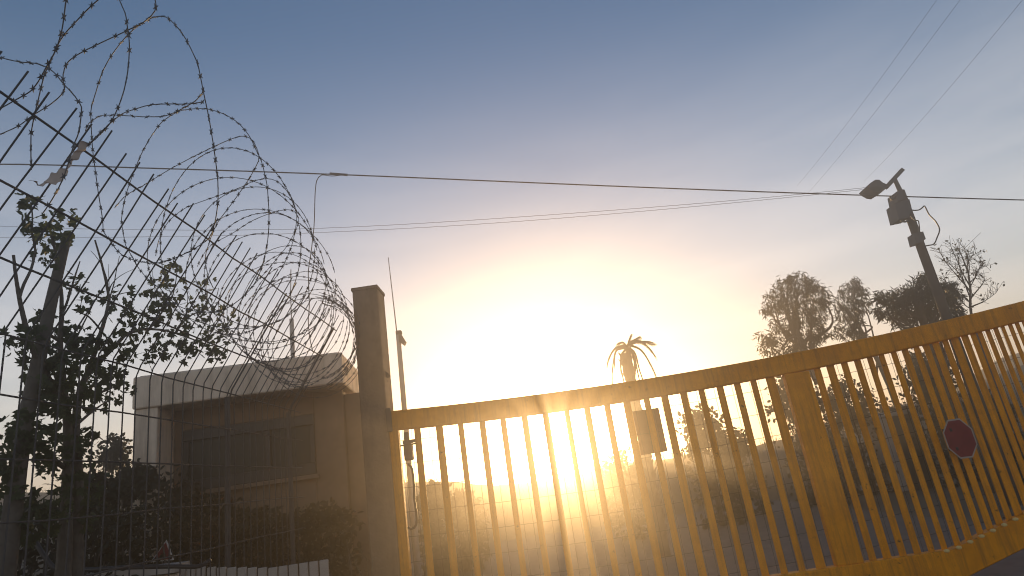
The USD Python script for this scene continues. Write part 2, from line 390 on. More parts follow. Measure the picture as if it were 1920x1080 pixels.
# bottom edge: level near the ground, rising in a tapered tail towards the right end
b0, b1 = onY(1690, 1080, YG - 0.06), onY(1920, 965, YG - 0.06)
slope = (b1[2] - b0[2]) / (b1[0] - b0[0])
xk = b0[0] - (b0[2] - 0.34) / slope
bottop = lambda x: 0.34 if x < xk else 0.34 + slope * (x - xk)
BT = 0.26
xsb = np.r_[np.linspace(XL, xk, 6), np.linspace(xk, XR, 8)[1:]]
obj('bottom_beam', rect_sweep(xsb, bottop, BT, YG - 0.06, YG + 0.06), YEL, gate, smooth=30)
gaps = [(747, 776), (788, 816), (829, 858), (868, 898), (909, 938), (948, 977), (988, 1017), (1028, 1058), (1067, 1095), (1106, 1133), (1144, 1169), (1182, 1207), (1218, 1240),
        (1253, 1275.5), (1288, 1310), (1321, 1343), (1355.5, 1376), (1387.5, 1407), (1418, 1435.5), (1452, 1468), (1514, 1526), (1538, 1549), (1563, 1576), (1588, 1601),
        (1613, 1625), (1635.5, 1648), (1658, 1669.5), (1680, 1690), (1702, 1712), (1723, 1730), (1742, 1748), (1760, 1766), (1777, 1783), (1797, 1802), (1815, 1819.5), (1830, 1834), (1843, 1848),
        (1857, 1863), (1872, 1878), (1885, 1891), (1899, 1904), (1912, 1917), (1925, 1930), (1938, 1943), (1951, 1956)]
def gx_at(px):
    y = np.interp(px, rail_px[:, 0], rail_px[:, 1]) + 36 - (0.215 * max(0, px - 1920))
    return onY(px, y, YG - 0.015)[0]
for (a, b), (c, d) in zip(gaps[:-1], gaps[1:]):
    x0, x1 = gx_at(b), gx_at(c)
    if 1468 <= b <= 1514 and c - b > 30:
        obj('centre_post', box(((x0 + x1) / 2, YG, (railtop(x0) - RT + bottop(x0)) / 2), (x1 - x0, 0.085, railtop(x0) - RT - bottop(x0) + 0.004), bev=0.008), YEL, gate)
        continue
    xc = (x0 + x1) / 2 + rng.normal(0, 0.002)
    zb, zt = bottop(xc) - 0.02, railtop(xc) - RT + 0.01
    obj('picket', box((xc, YG, (zb + zt) / 2), (x1 - x0 - .004 * float(np.clip((xc - 3) / 2, 0, 1)), 0.012, zt - zb), bev=0.003), YEL, gate)
xl = gx_at(747)
obj('end_stile', box(((XL + xl) / 2, YG, (railtop(XL) - RT + 0.06) / 2 + 0.02), (xl - XL, 0.09, railtop(XL) - RT - 0.06), bev=0.008), YEL, gate)
# welded mesh on the back of the pickets
ztop = railtop(1.5) - RT
for k in range(11):
    pts = [[x, YG + 0.024, railtop(x) - RT - 0.11 - k * 0.235] for x in np.linspace(XL + 0.05, XR - 0.05, 9)]
    pts = [p for p in pts if p[2] > bottop(p[0]) - 0.15]
    if len(pts) > 2: obj('mesh_wire', tube(pts, 0.0022, 4), STEEL, gate)
x = xl + 0.03
while x < XR - 0.05:
    obj('mesh_wire', tube([[x, YG + 0.029, bottop(x) - 0.02], [x, YG + 0.029, railtop(x) - RT + 0.02]], 0.002, 4), STEEL, gate)
    x += 0.094
# bolts of the toothed rack along the tail
for k in range(-3, 18):
    x = b0[0] - 0.12 + k * 0.125 * 0.97
    if x < XR - .1 and x > xk - 0.1:
        m = trimesh.creation.icosphere(1, 0.022); m.apply_scale((1.25, 1, .8))
        v = np.array(m.vertices) + [x, YG - 0.055, bottop(x) - 0.004]
        obj('rack_tooth', (v, np.array(m.faces)), TOOTH, gate, smooth=True)
# latch box, bracket and hanging hose in the first opening
lp = onY(765, 838, YG - 0.03)
obj('latch_box', [box(lp + [0, 0, -0.05], (0.085, 0.07, 0.17), bev=0.008), box(lp + [-0.005, 0, 0.09], (0.05, 0.05, 0.12), bev=0.006), box(lp + [0.02, -0.02, 0.05], (0.13, 0.02, 0.035))], BOXC, gate)
obj('latch_bolt', [tube([lp + [-0.07, -0.03, 0.02], lp + [0.09, -0.03, 0.02]], 0.009, 6)], STEEL, gate)
hs = [onY(x, y, YG - 0.07) for x, y in ((765, 870), (773, 880), (776, 905), (777, 935), (781, 965), (780, 985), (772, 992), (765, 988))]
obj('hose', tube(resample(hs, 22), 0.012, 6), BLACK, gate, smooth=True)

# ------------------------------------------------------------------ square gate post
pl, pr = onY(666, 640, YG - 0.1), onY(714, 640, YG - 0.1)
pz = onY(688, 540, YG - 0.1)[2]
pw = pr[0] - pl[0]
gp = thing('gate_post', 'thick square rendered post at the left end of the gate', 'post', ((pl[0] + pr[0]) / 2, YG + 0.08, 0))
pcx = (pl[0] + pr[0]) / 2
obj('shaft', box((pcx, YG + 0.08, pz / 2), (pw, 0.34, pz), bev=0.012), POSTC, gp)
cap = np.array([[-pw / 2 - .008, -.178, 0], [pw / 2 + .008, -.178, 0], [pw / 2 + .008, .178, 0], [-pw / 2 - .008, .178, 0], [-.03, -.02, .05], [.03, -.02, .05], [.03, .02, .05], [-.03, .02, .05]])
capv = np.vstack([cap + [pcx, YG + .08, pz + .025], cap[:4] + [pcx, YG + .08, pz - .01]])
capf = [[4, 5, 6], [4, 6, 7]]
for k in range(4):
    l = (k + 1) % 4
    capf += [[k, l, 4 + l], [k, 4 + l, 4 + k], [8 + k, 8 + l, l], [8 + k, l, k]]
capf += [[8, 10, 9], [8, 11, 10]]
obj('cap', (capv, np.array(capf)), POSTC, gp)
obj('guide_bracket', box((pcx + pw / 2 + .02, YG - .1, railtop(XL) - .1), (.05, .05, .24), bev=.006), STEEL, gp)
# little tilted camera box on the post
cb = onY(716, 702, YG + 0.05)
sc = thing('security_camera', 'small tilted box camera fixed to the side of the gate post', 'camera', cb)
d1 = onY(728, 702, YG + .05) - onY(712, 690, YG + .05); d2 = onY(728, 702, YG + .05) - onY(716, 716, YG + .05)
p0 = onY(712, 688, YG + .02)
obj('housing', prism([onY(709, 685, YG), onY(729, 701, YG), onY(714, 717, YG), onY(700, 705, YG)], (0, .1, 0)), BOXC, sc)
obj('bracket', tube([onY(706, 706, YG + .05), onY(690, 706, YG + .05)], .015, 6), STEEL, sc)
obj('lead', tube(resample([onY(716, 715, YG + .05), onY(722, 722, YG + .05), onY(718, 727, YG + .05), onY(708, 729, YG + .05)], 10), .004, 5), BLACK, sc)
obj('lead', tube(resample([onY(722, 722, YG + .06), onY(727, 714, YG + .06)], 4), .004, 5), BLACK, sc)

# ------------------------------------------------------------------ octagonal sign and blank plate on the gate
sx = onY(1800, 822, YG - .14)
st = thing('octagonal_sign', 'dark red octagonal sign with a thin pale rim on the right half of the gate', 'road sign', sx)
hh = np.linalg.norm(onY(1800, 784, YG - .14) - onY(1800, 861, YG - .14)) / 2 / math.cos(math.pi / 8) * .94
def octa(r, off):
    ang = math.radians(-20)
    u = np.array([math.cos(ang), math.sin(ang), 0]) * .66; n = np.array([-math.sin(ang), math.cos(ang), 0])
    return [sx + n * off + r * (math.cos(t) * u + math.sin(t) * np.array([0, 0, 1.])) for t in np.radians(np.arange(8) * 45 + 22.5)], n
o1, nn_ = octa(hh, 0); o2, _ = octa(hh * .92, -.004)
obj('rim', prism(o1, nn_ * .004), PANEL, st)
obj('face', prism(o2, nn_ * .0035), RED, st)
obj('bracket', [box(sx + [0, .07, z], (.12, .12, .03)) for z in (-.09, .09)], STEEL, st)

q0, q1 = onY(1186, 772, YG + .05), onY(1252, 846, YG + .05)
pt = thing('blank_plate', 'plain rectangular plate fixed behind the pickets below the palm', 'sign', ((q0[0] + q1[0]) / 2, YG + .05, q1[2]))
obj('plate', box(((q0 + q1) / 2) + [0, 0.004, 0], (abs(q1[0] - q0[0]), .004, abs(q0[2] - q1[2])), bev=.001), PLATE, pt)
for sxx in (-.1, .1): obj('bolt', box(((q0 + q1) / 2) + [sxx, .01, .12], (.016, .012, .016), bev=.002), STEEL, pt)

# ------------------------------------------------------------------ mesh security fence with cranked top
XF, ZB, TILT = -2.6, 2.62, math.radians(32)
OV = np.array([math.sin(TILT), 0, math.cos(TILT)]); ON = np.array([math.cos(TILT), 0, -math.sin(TILT)])
fence = thing('mesh_fence', 'tall welded mesh fence with its top cranked outwards, left of the gate', 'fence', (XF, 4, 0))
Y0, Y1 = 1.3, 7.0
def ovp(y, s): return np.array([XF, y, ZB]) + OV * s
strand_s = [onP(10, 178, [XF, 0, ZB], ON), onP(80, 380, [XF, 0, ZB], ON), onP(86, 519, [XF, 0, ZB], ON)]
strand_s = [float((p - np.array([XF, p[1], ZB])) @ OV) for p in strand_s]
for s in strand_s:
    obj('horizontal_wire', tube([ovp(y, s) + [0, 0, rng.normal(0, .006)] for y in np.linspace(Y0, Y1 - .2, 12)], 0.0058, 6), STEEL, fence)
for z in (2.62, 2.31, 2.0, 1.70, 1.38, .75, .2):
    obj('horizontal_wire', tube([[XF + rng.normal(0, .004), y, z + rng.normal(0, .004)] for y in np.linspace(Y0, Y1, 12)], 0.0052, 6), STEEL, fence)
ybar = 1.42
smax = strand_s[0] + .13
k = 0
while ybar < Y1 - .15:
    jl = rng.normal(0, .012)
    obj('vertical_bar', tube([[XF, ybar, .05], [XF + rng.normal(0, .004), ybar + rng.normal(0, .006), ZB - .05], ovp(ybar, .03), ovp(ybar + jl * .4, smax * .55) + [rng.normal(0, .004), 0, 0], ovp(ybar + jl, smax + rng.normal(0, .025))], 0.0045, 5), STEEL, fence)
    ybar += 0.138
for py_ in (1.9, float(onX(434, 640, XF)[1]), 6.75):
    obj('fence_post', tube([[XF - .04, py_, -.1], [XF - .04, py_, ZB - .02]], [.026, .024], 8), STEEL, fence, smooth=40)
    obj('crank_arm', tube([[XF - .035, py_, ZB - .08], ovp(py_, .05) + [-.025, 0, 0], ovp(py_, strand_s[0] + .03) + [-.022, 0, 0]], .010 if py_ > 6 else .007, 8), STEEL, fence, smooth=40)

# ------------------------------------------------------------------ razor wire coil along the crank
coil = thing('razor_wire_coil', 'loose coil of razor wire running along the top of the mesh fence', 'razor wire', (-1.95, 4, 3.5))
def barbs(pts, step=0.072):
    p = np.asarray(pts); d = np.r_[0, np.cumsum(np.linalg.norm(np.diff(p, axis=0), axis=1))]
    out = []
    for s in np.arange(step / 2, d[-1], step):
        i = min(np.searchsorted(d, s) - 1, len(p) - 2); i = max(i, 0)
        t = p[i + 1] - p[i]; t = t / max(np.linalg.norm(t), 1e-9)
        c = p[i] + t * (s - d[i])
        a = rng.normal(size=3); a -= t * (a @ t); a /= np.linalg.norm(a); b = np.cross(t, a)
        L = .0115; h = .011; w = .0016
        v = []; f = []
        for sg in (1, -1):       # barbed clip: two blades to either side with swept points
            n0 = len(v)
            v += [c - t * h * .45 + b * w, c + t * h * .45 + b * w, c + t * h * 1.25 + a * sg * L + b * w, c + a * sg * L * .45 + b * w, c - t * h * 1.25 + a * sg * L + b * w]
            v += [x - 2 * b * w for x in v[n0:n0 + 5]]
            for tri in ((0, 1, 3), (1, 2, 3), (0, 3, 4)):
                f += [[n0 + q for q in tri], [n0 + 5 + q for q in tri[::-1]]]
            for e in ((1, 2), (2, 3), (3, 4), (4, 0)):
                f += [[n0 + e[0], n0 + e[1], n0 + 5 + e[1]], [n0 + e[0], n0 + 5 + e[1], n0 + 5 + e[0]]]
        out.append((np.array(v), np.array(f)))
    return out
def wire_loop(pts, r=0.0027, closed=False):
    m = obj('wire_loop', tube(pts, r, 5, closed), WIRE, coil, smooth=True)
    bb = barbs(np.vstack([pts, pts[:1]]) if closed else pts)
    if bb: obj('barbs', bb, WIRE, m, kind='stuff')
def plane_n(a, b):
    n = np.array([math.sin(a), math.cos(a) * math.cos(b), math.sin(b)]); return n / np.linalg.norm(n)
def traced(px, c, a, b, n=60, closed=False):
    P = [onP(x, y, c, plane_n(a, b)) for x, y in px]
    if closed: P = P + P[:1]
    q = resample(P, n)
    return q[:-1] if closed else q
def circle(cx, cy, cz_, Rr, a, b, n=64, t0=0, t1=2 * math.pi, wob=.012, drift=0.0):
    nn = plane_n(a, b); u = np.cross(nn, [0, 0, 1]); u /= np.linalg.norm(u); v = np.cross(u, nn)
    th = np.linspace(t0, t1, n, endpoint=abs(t1 - t0) < 6.28)
    ph = rng.uniform(0, 6.28, 2)
    rr = Rr + wob * np.sin(2 * th + ph[0]) + wob * .7 * np.sin(3 * th + ph[1])
    return np.array([cx, cy, cz_]) + rr[:, None] * (np.cos(th)[:, None] * u + np.sin(th)[:, None] * v) + np.outer(th / 6.28 - .5, [0, drift, 0])
for yy, rr_, aa, bb in ((4.2, .58, -.3, .15), (4.66, .56, -.3, .15)):
    wire_loop(circle(-2.0, yy, 3.49 - .06 * (yy - 3.3), rr_, aa, bb, n=70, wob=.02))
A1 = ((-1.9, 2.96, 3.585), .6, .25)
wire_loop(traced([(237, 68), (267, 43), (308, 31), (329, 47), (347, 71), (361, 98), (372, 124), (382, 175), (394, 234), (401, 278), (407, 323), (409, 361), (404, 412), (391, 448), (370, 463), (335, 481), (296, 493), (261, 490), (225, 475), (204, 448), (193, 430), (184, 359), (176, 300), (170, 216), (181, 169), (193, 133), (213, 98)], *A1, n=90, closed=True), closed=True)
wire_loop(traced([(160, 277), (178, 261), (204, 234), (219, 207), (234, 163), (241, 119), (242, 74), (237, 36), (224, 0), (205, -50), (170, -110)], (-1.9, 2.6, 3.55), .45, .2))
wire_loop(traced([(291, 0), (293, 12), (285, 28), (267, 43), (237, 58), (190, 80), (148, 101), (124, 121), (118, 148), (121, 165), (98, 193), (62, 216), (33, 237), (0, 252), (-60, 275)], (-1.9, 2.5, 3.55), .35, .2))
wire_loop(traced([(160, 277), (207, 231), (225, 216), (255, 204), (281, 197), (314, 195), (350, 195), (381, 191)], (-1.9, 2.9, 3.55), .5, .25), )
wire_loop(traced([(160, 246), (167, 231), (184, 219), (207, 216), (237, 217), (281, 219), (314, 216), (341, 204), (365, 190), (381, 172)], (-1.9, 3.1, 3.55), .5, .25))
wire_loop(traced([(-40, 100), (0, 108), (36, 116), (71, 120), (98, 133), (119, 157), (145, 187), (153, 204), (148, 246), (139, 270), (120, 330), (80, 400)], (-1.9, 2.3, 3.5), .3, .1))
wire_loop(traced([(140, -80), (124, 0), (116, 56), (104, 95), (86, 127), (71, 154), (56, 172), (30, 187), (0, 204), (-50, 230)], (-1.9, 2.2, 3.5), .4, .2))
wire_loop(traced([(240, -40), (184, 0), (142, 41), (116, 71), (98, 107), (83, 142), (71, 190), (64, 219), (58, 258), (59, 318)], (-1.9, 2.35, 3.5), .4, .2))
wire_loop(traced([(300, 540), (258, 500), (246, 478), (234, 454), (228, 418), (231, 389), (249, 338), (261, 300), (255, 318), (267, 290), (284, 255), (308, 225), (332, 210), (355, 205), (385, 204), (415, 212), (438, 224), (456, 240), (471, 261), (480, 281), (492, 308), (501, 350), (504, 391), (504, 427), (498, 474), (470, 540), (400, 590)][0:6] + [(258, 305), (267, 285), (284, 255), (308, 225), (332, 210), (355, 205), (385, 204), (415, 212), (438, 224), (456, 240), (471, 261), (480, 281), (492, 308), (501, 350), (504, 391), (504, 427), (498, 474), (475, 535), (420, 580), (350, 580), (300, 540)], (-1.95, 3.62, 3.45), .48, .2, n=90))
wire_loop(traced([(215, 390), (240, 364), (270, 347), (314, 320), (341, 305), (370, 290), (403, 274), (433, 261), (456, 255), (474, 264), (486, 293), (474, 323), (453, 356), (430, 388), (406, 421), (394, 450), (385, 490), (400, 540)], (-1.95, 3.85, 3.45), .4, .25))
wire_loop(circle(-2.0, 4.07, 3.469, .665, .356, .268, n=80))
wire_loop(traced([(292, 480), (308, 427), (329, 403), (358, 385), (403, 369), (447, 353), (477, 339), (501, 335), (521, 341), (536, 356), (548, 373), (556, 400), (552, 440), (535, 490), (500, 540)], (-1.95, 4.3, 3.45), .3, .25))
wire_loop(circle(-2.012, 4.513, 3.53, .545, .156, .3, n=72))
wire_loop(traced([(370, 500), (397, 459), (433, 439), (477, 412), (507, 400), (530, 394), (551, 396), (560, 410), (545, 450), (515, 490), (470, 540)], (-1.98, 4.75, 3.45), .3, .25))
wire_loop(circle(-2.05, 4.82, 3.45, .56, .2, .26, n=64))
for i, yy in enumerate(np.linspace(5.02, 6.5, 13)):
    wire_loop(circle(-2.09 - .012 * i + rng.normal(0, .015) + .02 * (i % 2), yy, 3.38 - .013 * i + rng.normal(0, .02), .515 + rng.normal(0, .015), (.25 if i % 2 else -.3) + rng.normal(0, .05), .1 + rng.normal(0, .07), n=56, wob=.015))
for i in range(9):    # coils bunched against the gate post
    wire_loop(circle(-2.2 + rng.normal(0, .015), 6.15 + rng.uniform(0, .3), 3.24 + rng.normal(0, .03), .50 + rng.normal(0, .02), rng.normal(-.1, .15), rng.normal(0, .1), n=48, t0=math.radians(-70), t1=math.radians(75), wob=.015))

# ------------------------------------------------------------------ guard booth behind the fence
BROT = math.radians(6.7)
bc, bs = math.cos(BROT), math.sin(BROT)
bu, bn = np.array([bc, bs, 0]), np.array([-bs, bc, 0])   # along the front (to the right), and into the building
BR = onY(640, 660, 8.6)                                     # top right front corner of the roof
n_ = bn
BLft = onP(250, 690, BR, n_)
bw = float((BR - BLft) @ bu)
ztopb = BR[2]
fasc_b = onP(480, 738, BR, n_)[2]
booth = thing('guard_booth', 'square rendered guard booth with a deep flat roof band behind the mesh fence', 'building', (BR[0], BR[1], 0))
def bbox(u0, u1, n0, n1, z0, z1, bev=.01):
    c = np.array([BR[0], BR[1], 0]) + bu * (u0 + u1) / 2 + bn * (n0 + n1) / 2 + [0, 0, (z0 + z1) / 2]
    return box(c, (u1 - u0, n1 - n0, z1 - z0), BROT, bev)
DEP = 3.2
obj('roof', bbox(-bw, 0, 0, DEP, fasc_b, ztopb, .015), STUCCO, booth)
obj('roof_edge', [bbox(-bw + .06, -.06, .06, DEP - .06, ztopb + .002, ztopb + .02, .004)], STUCCO, booth)
zw = fasc_b
obj('wall', bbox(-bw + .02, -bw + .32, .04, DEP - .1, 0, zw - .002), STUCCO, booth, label='pale end wall under the roof')
WN = .55
wl = float((onP(345, 800, BR + bn * WN, n_) - BR) @ bu); wr = -.55
zt_, zb_ = onP(480, 790, BR + bn * WN, n_)[2], onP(480, 905, BR + bn * WN, n_)[2]
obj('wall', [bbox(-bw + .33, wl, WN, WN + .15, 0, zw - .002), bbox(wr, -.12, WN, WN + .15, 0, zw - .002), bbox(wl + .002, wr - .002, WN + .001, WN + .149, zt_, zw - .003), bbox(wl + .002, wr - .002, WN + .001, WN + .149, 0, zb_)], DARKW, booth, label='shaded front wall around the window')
obj('wall', [bbox(-.12 - .15, -.12, WN + .151, DEP - .1, 0, zw - .002)], STUCCO, booth)
obj('wall', [bbox(-bw + .33, -.28, DEP - .26, DEP - .11, 0, zw - .002)], STUCCO, booth)
win = obj('window', [bbox(wl, wr, WN - .03, WN + .03, zt_ - .16, zt_ - .003), bbox(wl, wr, WN - .03, WN + .03, zb_ + .003, zb_ + .16), bbox(wl, wl + .07, WN - .028, WN + .028, zb_ + .161, zt_ - .161), bbox(wr - .07, wr, WN - .028, WN + .028, zb_ + .161, zt_ - .161)], FRAME, booth)
um = float((onP(503, 850, BR + bn * WN, n_) - BR) @ bu)
obj('mullion', bbox(um - .035, um + .035, WN - .02, WN + .03, zb_ + .161, zt_ - .161, .004), FRAME, win)
obj('pane', bbox(wl + .071, um - .036, WN + .02, WN + .028, zb_ + .161, zt_ - .161, .001), GLASS, win)
obj('pane', bbox(um + .036, wr - .071, WN + .02, WN + .028, zb_ + .161, zt_ - .161, .001), GLASS, win)
obj('sill', bbox(wl - .05, wr + .05, WN - .09, WN - .001, zb_ - .06, zb_, .006), DARKW, booth)
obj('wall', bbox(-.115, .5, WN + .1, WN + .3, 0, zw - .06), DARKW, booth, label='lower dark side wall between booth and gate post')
# pipe vent with a whip on the roof
vp = onP(549, 664, BR + bn * 1.2, n_)
va = thing('roof_aerial', 'short pipe with a thin whip standing on the booth roof', 'antenna', (vp[0], vp[1], ztopb))
t_ = onP(548, 598, BR + bn * 1.2, n_)[2]; t2 = onP(548, 505, BR + bn * 1.2, n_)[2]
obj('pipe', tube([[vp[0], vp[1], ztopb], [vp[0], vp[1], t_]], .035, 10), MASTC, va, smooth=40)
obj('whip', tube([[vp[0], vp[1], t_], [vp[0], vp[1], (t_ + t2) / 2], [vp[0] + .02, vp[1], t2]], .008, 6), MASTC, va)

# ------------------------------------------------------------------ antenna mast beyond the gate
YM = 10.5
am = onY(757, 770, YM)
mast = thing('antenna_mast', 'slim pale mast with a long whip and a small camera, right of the gate post', 'mast', (am[0], YM, 0))
mt = onY(746, 622, YM); wt = onY(728, 483, YM)
obj('pole', tube([[am[0] + (am[0] - mt[0]) * 3.2 * 0, YM, 0], [mt[0], YM, mt[2]]], [.055, .04], 10), MASTC, mast, smooth=40)
obj('whip', tube([[mt[0] - .02, YM, mt[2] - .4], [mt[0] - .02, YM, mt[2]], wt], [.012, .012, .007], 6), MASTC, mast)
cc_ = onY(752, 640, YM)
obj('camera_head', [box(onY(748, 624, YM), (.10, .10, .07), bev=.01), prism([onY(747, 628, YM - .05), onY(752, 627, YM - .05), onY(760, 640, YM - .05), onY(757, 647, YM - .05), onY(748, 640, YM - .05)], (0, .11, 0))], BOXC, mast)

# ------------------------------------------------------------------ overhead cables
YC = 9.0
def cable(name, px, Y, r, label, group=None, m=CABLE, cat='cable', n=60):
    Ys = Y if np.ndim(Y) else [Y] * len(px)
    P = resample([onY(x, y, yy) for (x, y), yy in zip(px, Ys)], n)
    o = obj(name, tube(P, r, 5), m, smooth=True)
    tag(o, label, cat, group)
    return o
oc = thing('overhead_cable', 'thick dark cable crossing the whole view above the gate, a drop wire tied to it', 'cable', onY(960, 340, YC))
P = resample([onY(x, y, YC + 2 * max(0, (x - 100)) / 1580) for x, y in ((-250, 303), (0, 308), (300, 316), (600, 326), (960, 341), (1200, 351), (1440, 360), (1680, 368), (1920, 375), (2150, 380))], 70)
obj('main_cable', tube(P, .0115, 6), CABLE, oc, smooth=True)
YD = YC + 2 * 500 / 1580
obj('drop_wire', tube(resample([onY(x, y, YD) for x, y in ((650, 327), (625, 330), (603, 328), (594, 338), (591, 360), (589, 420), (584, 467), (578, 518), (580, 568), (578, 604), (586, 657))], 50), .008, 5), CABLE, oc, smooth=True)
obj('tie', tube([onY(618, 325.5, YD + .2), onY(652, 328, YD + .3)], .022, 6), CABLE, oc)
# thin wires
cable('thin_wire', [(0, 424), (200, 430), (600, 428), (1000, 405), (1440, 370), (1640, 350)], 11.2, .0042, 'upper of two faint thin wires rising towards the lamp pole', group='faint thin wires', m=CABLE)
cable('thin_wire', [(0, 445), (200, 445), (600, 436), (1000, 413), (1440, 374), (1650, 352)], 11.4, .0042, 'lower of two faint thin wires rising towards the lamp pole', group='faint thin wires', m=CABLE)
for i, (a, b, w_) in enumerate((((1762, -8), (1495, 348), 'leftmost'), ((1800, 0), (1515, 362), 'middle'), ((1905, 15), (1620, 340), 'rightmost'))):
    pa, pb = onY(*a, 6.5), onY(*b, 14.0)
    P = [pa + (pb - pa) * t - np.array([0, 0, 1]) * .25 * t * (1 - t) for t in np.linspace(-.15, 1, 30)]
    tag(obj('power_line', tube(P, .0017, 5), CABLE, smooth=True), f'{w_} of three thin power lines receding at upper right', 'power line', 'power lines at upper right')

# ------------------------------------------------------------------ lamp pole on the right
YP = 11.0
b_ = onY(1733, 480, YP)
lp_ = thing('lamp_pole', 'dark utility pole with lamp head and grey boxes, behind the gate', 'lamp post', (b_[0], YP, 0))
tz = onY(1689, 358, YP)[2]
obj('pole', tube([[b_[0], YP, -.1], [b_[0], YP, tz]], [.105, .07], 12), POLEC, lp_, smooth=40)
obj('stub', tube([[b_[0], YP, tz - .05], onY(1676, 333, YP)], [.045, .036], 8), STEEL, lp_, smooth=40)
obj('crossarm', bar(onY(1661, 352, YP), onY(1692, 318, YP), .072, .072), STEEL, lp_)
lh = [onY(x, y, YP - .14) for x, y in ((1625, 350), (1632, 343), (1641, 337), (1649, 337), (1655, 342), (1664, 346), (1662, 353), (1655, 357), (1649, 361), (1640, 360), (1631, 355))]
obj('lamp_head', prism(lh, (0, .3, 0)), BOXC, lp_)
obj('lamp_lens', prism([onY(x, y, YP - .15) for x, y in ((1631, 352), (1640, 358), (1650, 358), (1657, 352), (1645, 349))], (0, .01, 0)), GLASS, lp_)
def tiltbox(px, Y0, dy): return prism([onY(x, y, Y0) for x, y in px], (0, dy, 0))
obj('transformer_box', tiltbox([(1678, 381), (1705, 373), (1711, 396), (1704, 402), (1706, 407), (1686, 411)], YP - .34, .3), BOXC, lp_)
obj('pole_top_band', tiltbox([(1680, 360), (1690, 356), (1697, 372), (1684, 378)], YP - .16, .3), BOXC, lp_)
obj('small_box', tiltbox([(1714, 437), (1731, 434), (1736, 448), (1729, 453), (1719, 456)], YP - .24, .22), BOXC, lp_)
obj('cable_loop', tube(resample([onY(x, y, YP - .2) for x, y in ((1710, 394), (1722, 394), (1733, 386), (1742, 402), (1755, 416), (1761, 427), (1757, 445), (1748, 459), (1736, 461))], 40), .012, 5), BLACK, lp_)
obj('cable_loop', tube(resample([onY(x, y, YP - .3) for x, y in ((1669, 368), (1672, 374), (1677, 373), (1680, 369))], 12), .018, 5), BLACK, lp_)
obj('cable_loop', tube(resample([onY(x, y, YP - .3) for x, y in ((1688, 409), (1691, 415), (1697, 416), (1702, 413))], 12), .018, 5), BLACK, lp_)
obj('cable_loop', tube(resample([onY(x, y, YP - .3) for x, y in ((1708, 405), (1716, 413), (1722, 414), (1724, 428), (1724, 434))], 16), .010, 5), BLACK, lp_)

# ------------------------------------------------------------------ foliage
def leaves(cent, size, dirs=None, shape='oval', droop=0.0):
    """Leaf blades as small folded faces: cent (n,3), size (n,)."""
    n = len(cent)
    d = rng.normal(size=(n, 3)); d[:, 2] -= droop
    d /= np.linalg.norm(d, axis=1, keepdims=True)
    s = rng.normal(size=(n, 3)); s -= d * (s * d).sum(1, keepdims=True); s /= np.linalg.norm(s, axis=1, keepdims=True)
    m = np.cross(d, s)
    if shape == 'oval':
        prof = [(0, 0, 0), (.3, .26, .06), (.65, .24, .05), (1, 0, -.05), (.65, -.24, .05), (.3, -.26, .06), (.5, 0, 0)]
        tri = [(0, 1, 6), (1, 2, 6), (2, 3, 6), (3, 4, 6), (4, 5, 6), (5, 0, 6)]
    elif shape == 'long':
        prof = [(0, 0, 0), (.45, .09, .02), (1, 0, -.12), (.45, -.09, .02)]
        tri = [(0, 1, 3), (1, 2, 3)]
    else:                      # lobed, like a fig or vine leaf
        prof = [(0, 0, 0), (.05, .28, .04), (.32, .48, 0), (.38, .2, .05), (.72, .34, -.02), (.68, .12, .03), (1.02, 0, -.1), (.68, -.12, .03), (.72, -.34, -.02), (.38, -.2, .05), (.32, -.48, 0), (.05, -.28, .04), (.35, 0, .02)]
        tri = [(i, i + 1, 12) for i in range(11)] + [(11, 0, 12)]
    prof = np.array(prof); k = len(prof)
    v = cent[:, None, :] + size[:, None, None] * (prof[None, :, 0:1] * d[:, None] + prof[None, :, 1:2] * s[:, None] + prof[None, :, 2:3] * m[:, None])
    f = (np.arange(n)[:, None, None] * k + np.array(tri)[None]).reshape(-1, 3)
    return v.reshape(-1, 3), f
def blob(c, r, n):
    u = rng.normal(size=(n, 3)); u /= np.linalg.norm(u, axis=1, keepdims=True)
    return np.asarray(c) + u * np.asarray(r) * rng.uniform(.15, 1, (n, 1)) ** .5

# leafy fig-like tree climbing behind the fence
XT = -3.15
fig = thing('fig_tree', 'sprawling leafy tree growing behind the mesh fence beside the booth', 'tree', (XT, 4.4, 0))
def TP(x, y, dx=0): return onX(x, y, XT + dx)
base = TP(130, 960); base[2] = -.05
base3 = TP(15, 960); base3[2] = -.05
base2 = TP(152, 960) ; base2[2] = -.05
trunks = [([base3, TP(36, 860), TP(56, 750), TP(78, 650), TP(102, 540), TP(126, 442)], [.068, .062, .054, .046, .039, .03]),
          ([base, TP(128, 880), TP(126, 790), TP(120, 730), TP(115, 680), TP(112, 640), TP(116, 590), TP(113, 530), TP(104, 470), TP(96, 440)], [.07, .062, .055, .05, .042, .034, .024, .018, .012, .008]),
          ([base2, TP(146, 890), TP(141, 800), TP(148, 740), TP(168, 690), TP(190, 620), TP(205, 560), TP(197, 520), TP(178, 450)], [.085, .075, .062, .05, .036, .026, .017, .011, .006])]
obj('trunk', [tube(resample(p, 26), np.interp(np.linspace(0, 1, 26), np.linspace(0, 1, len(r)), r), 8) for p, r in trunks], BARK, fig, smooth=True)
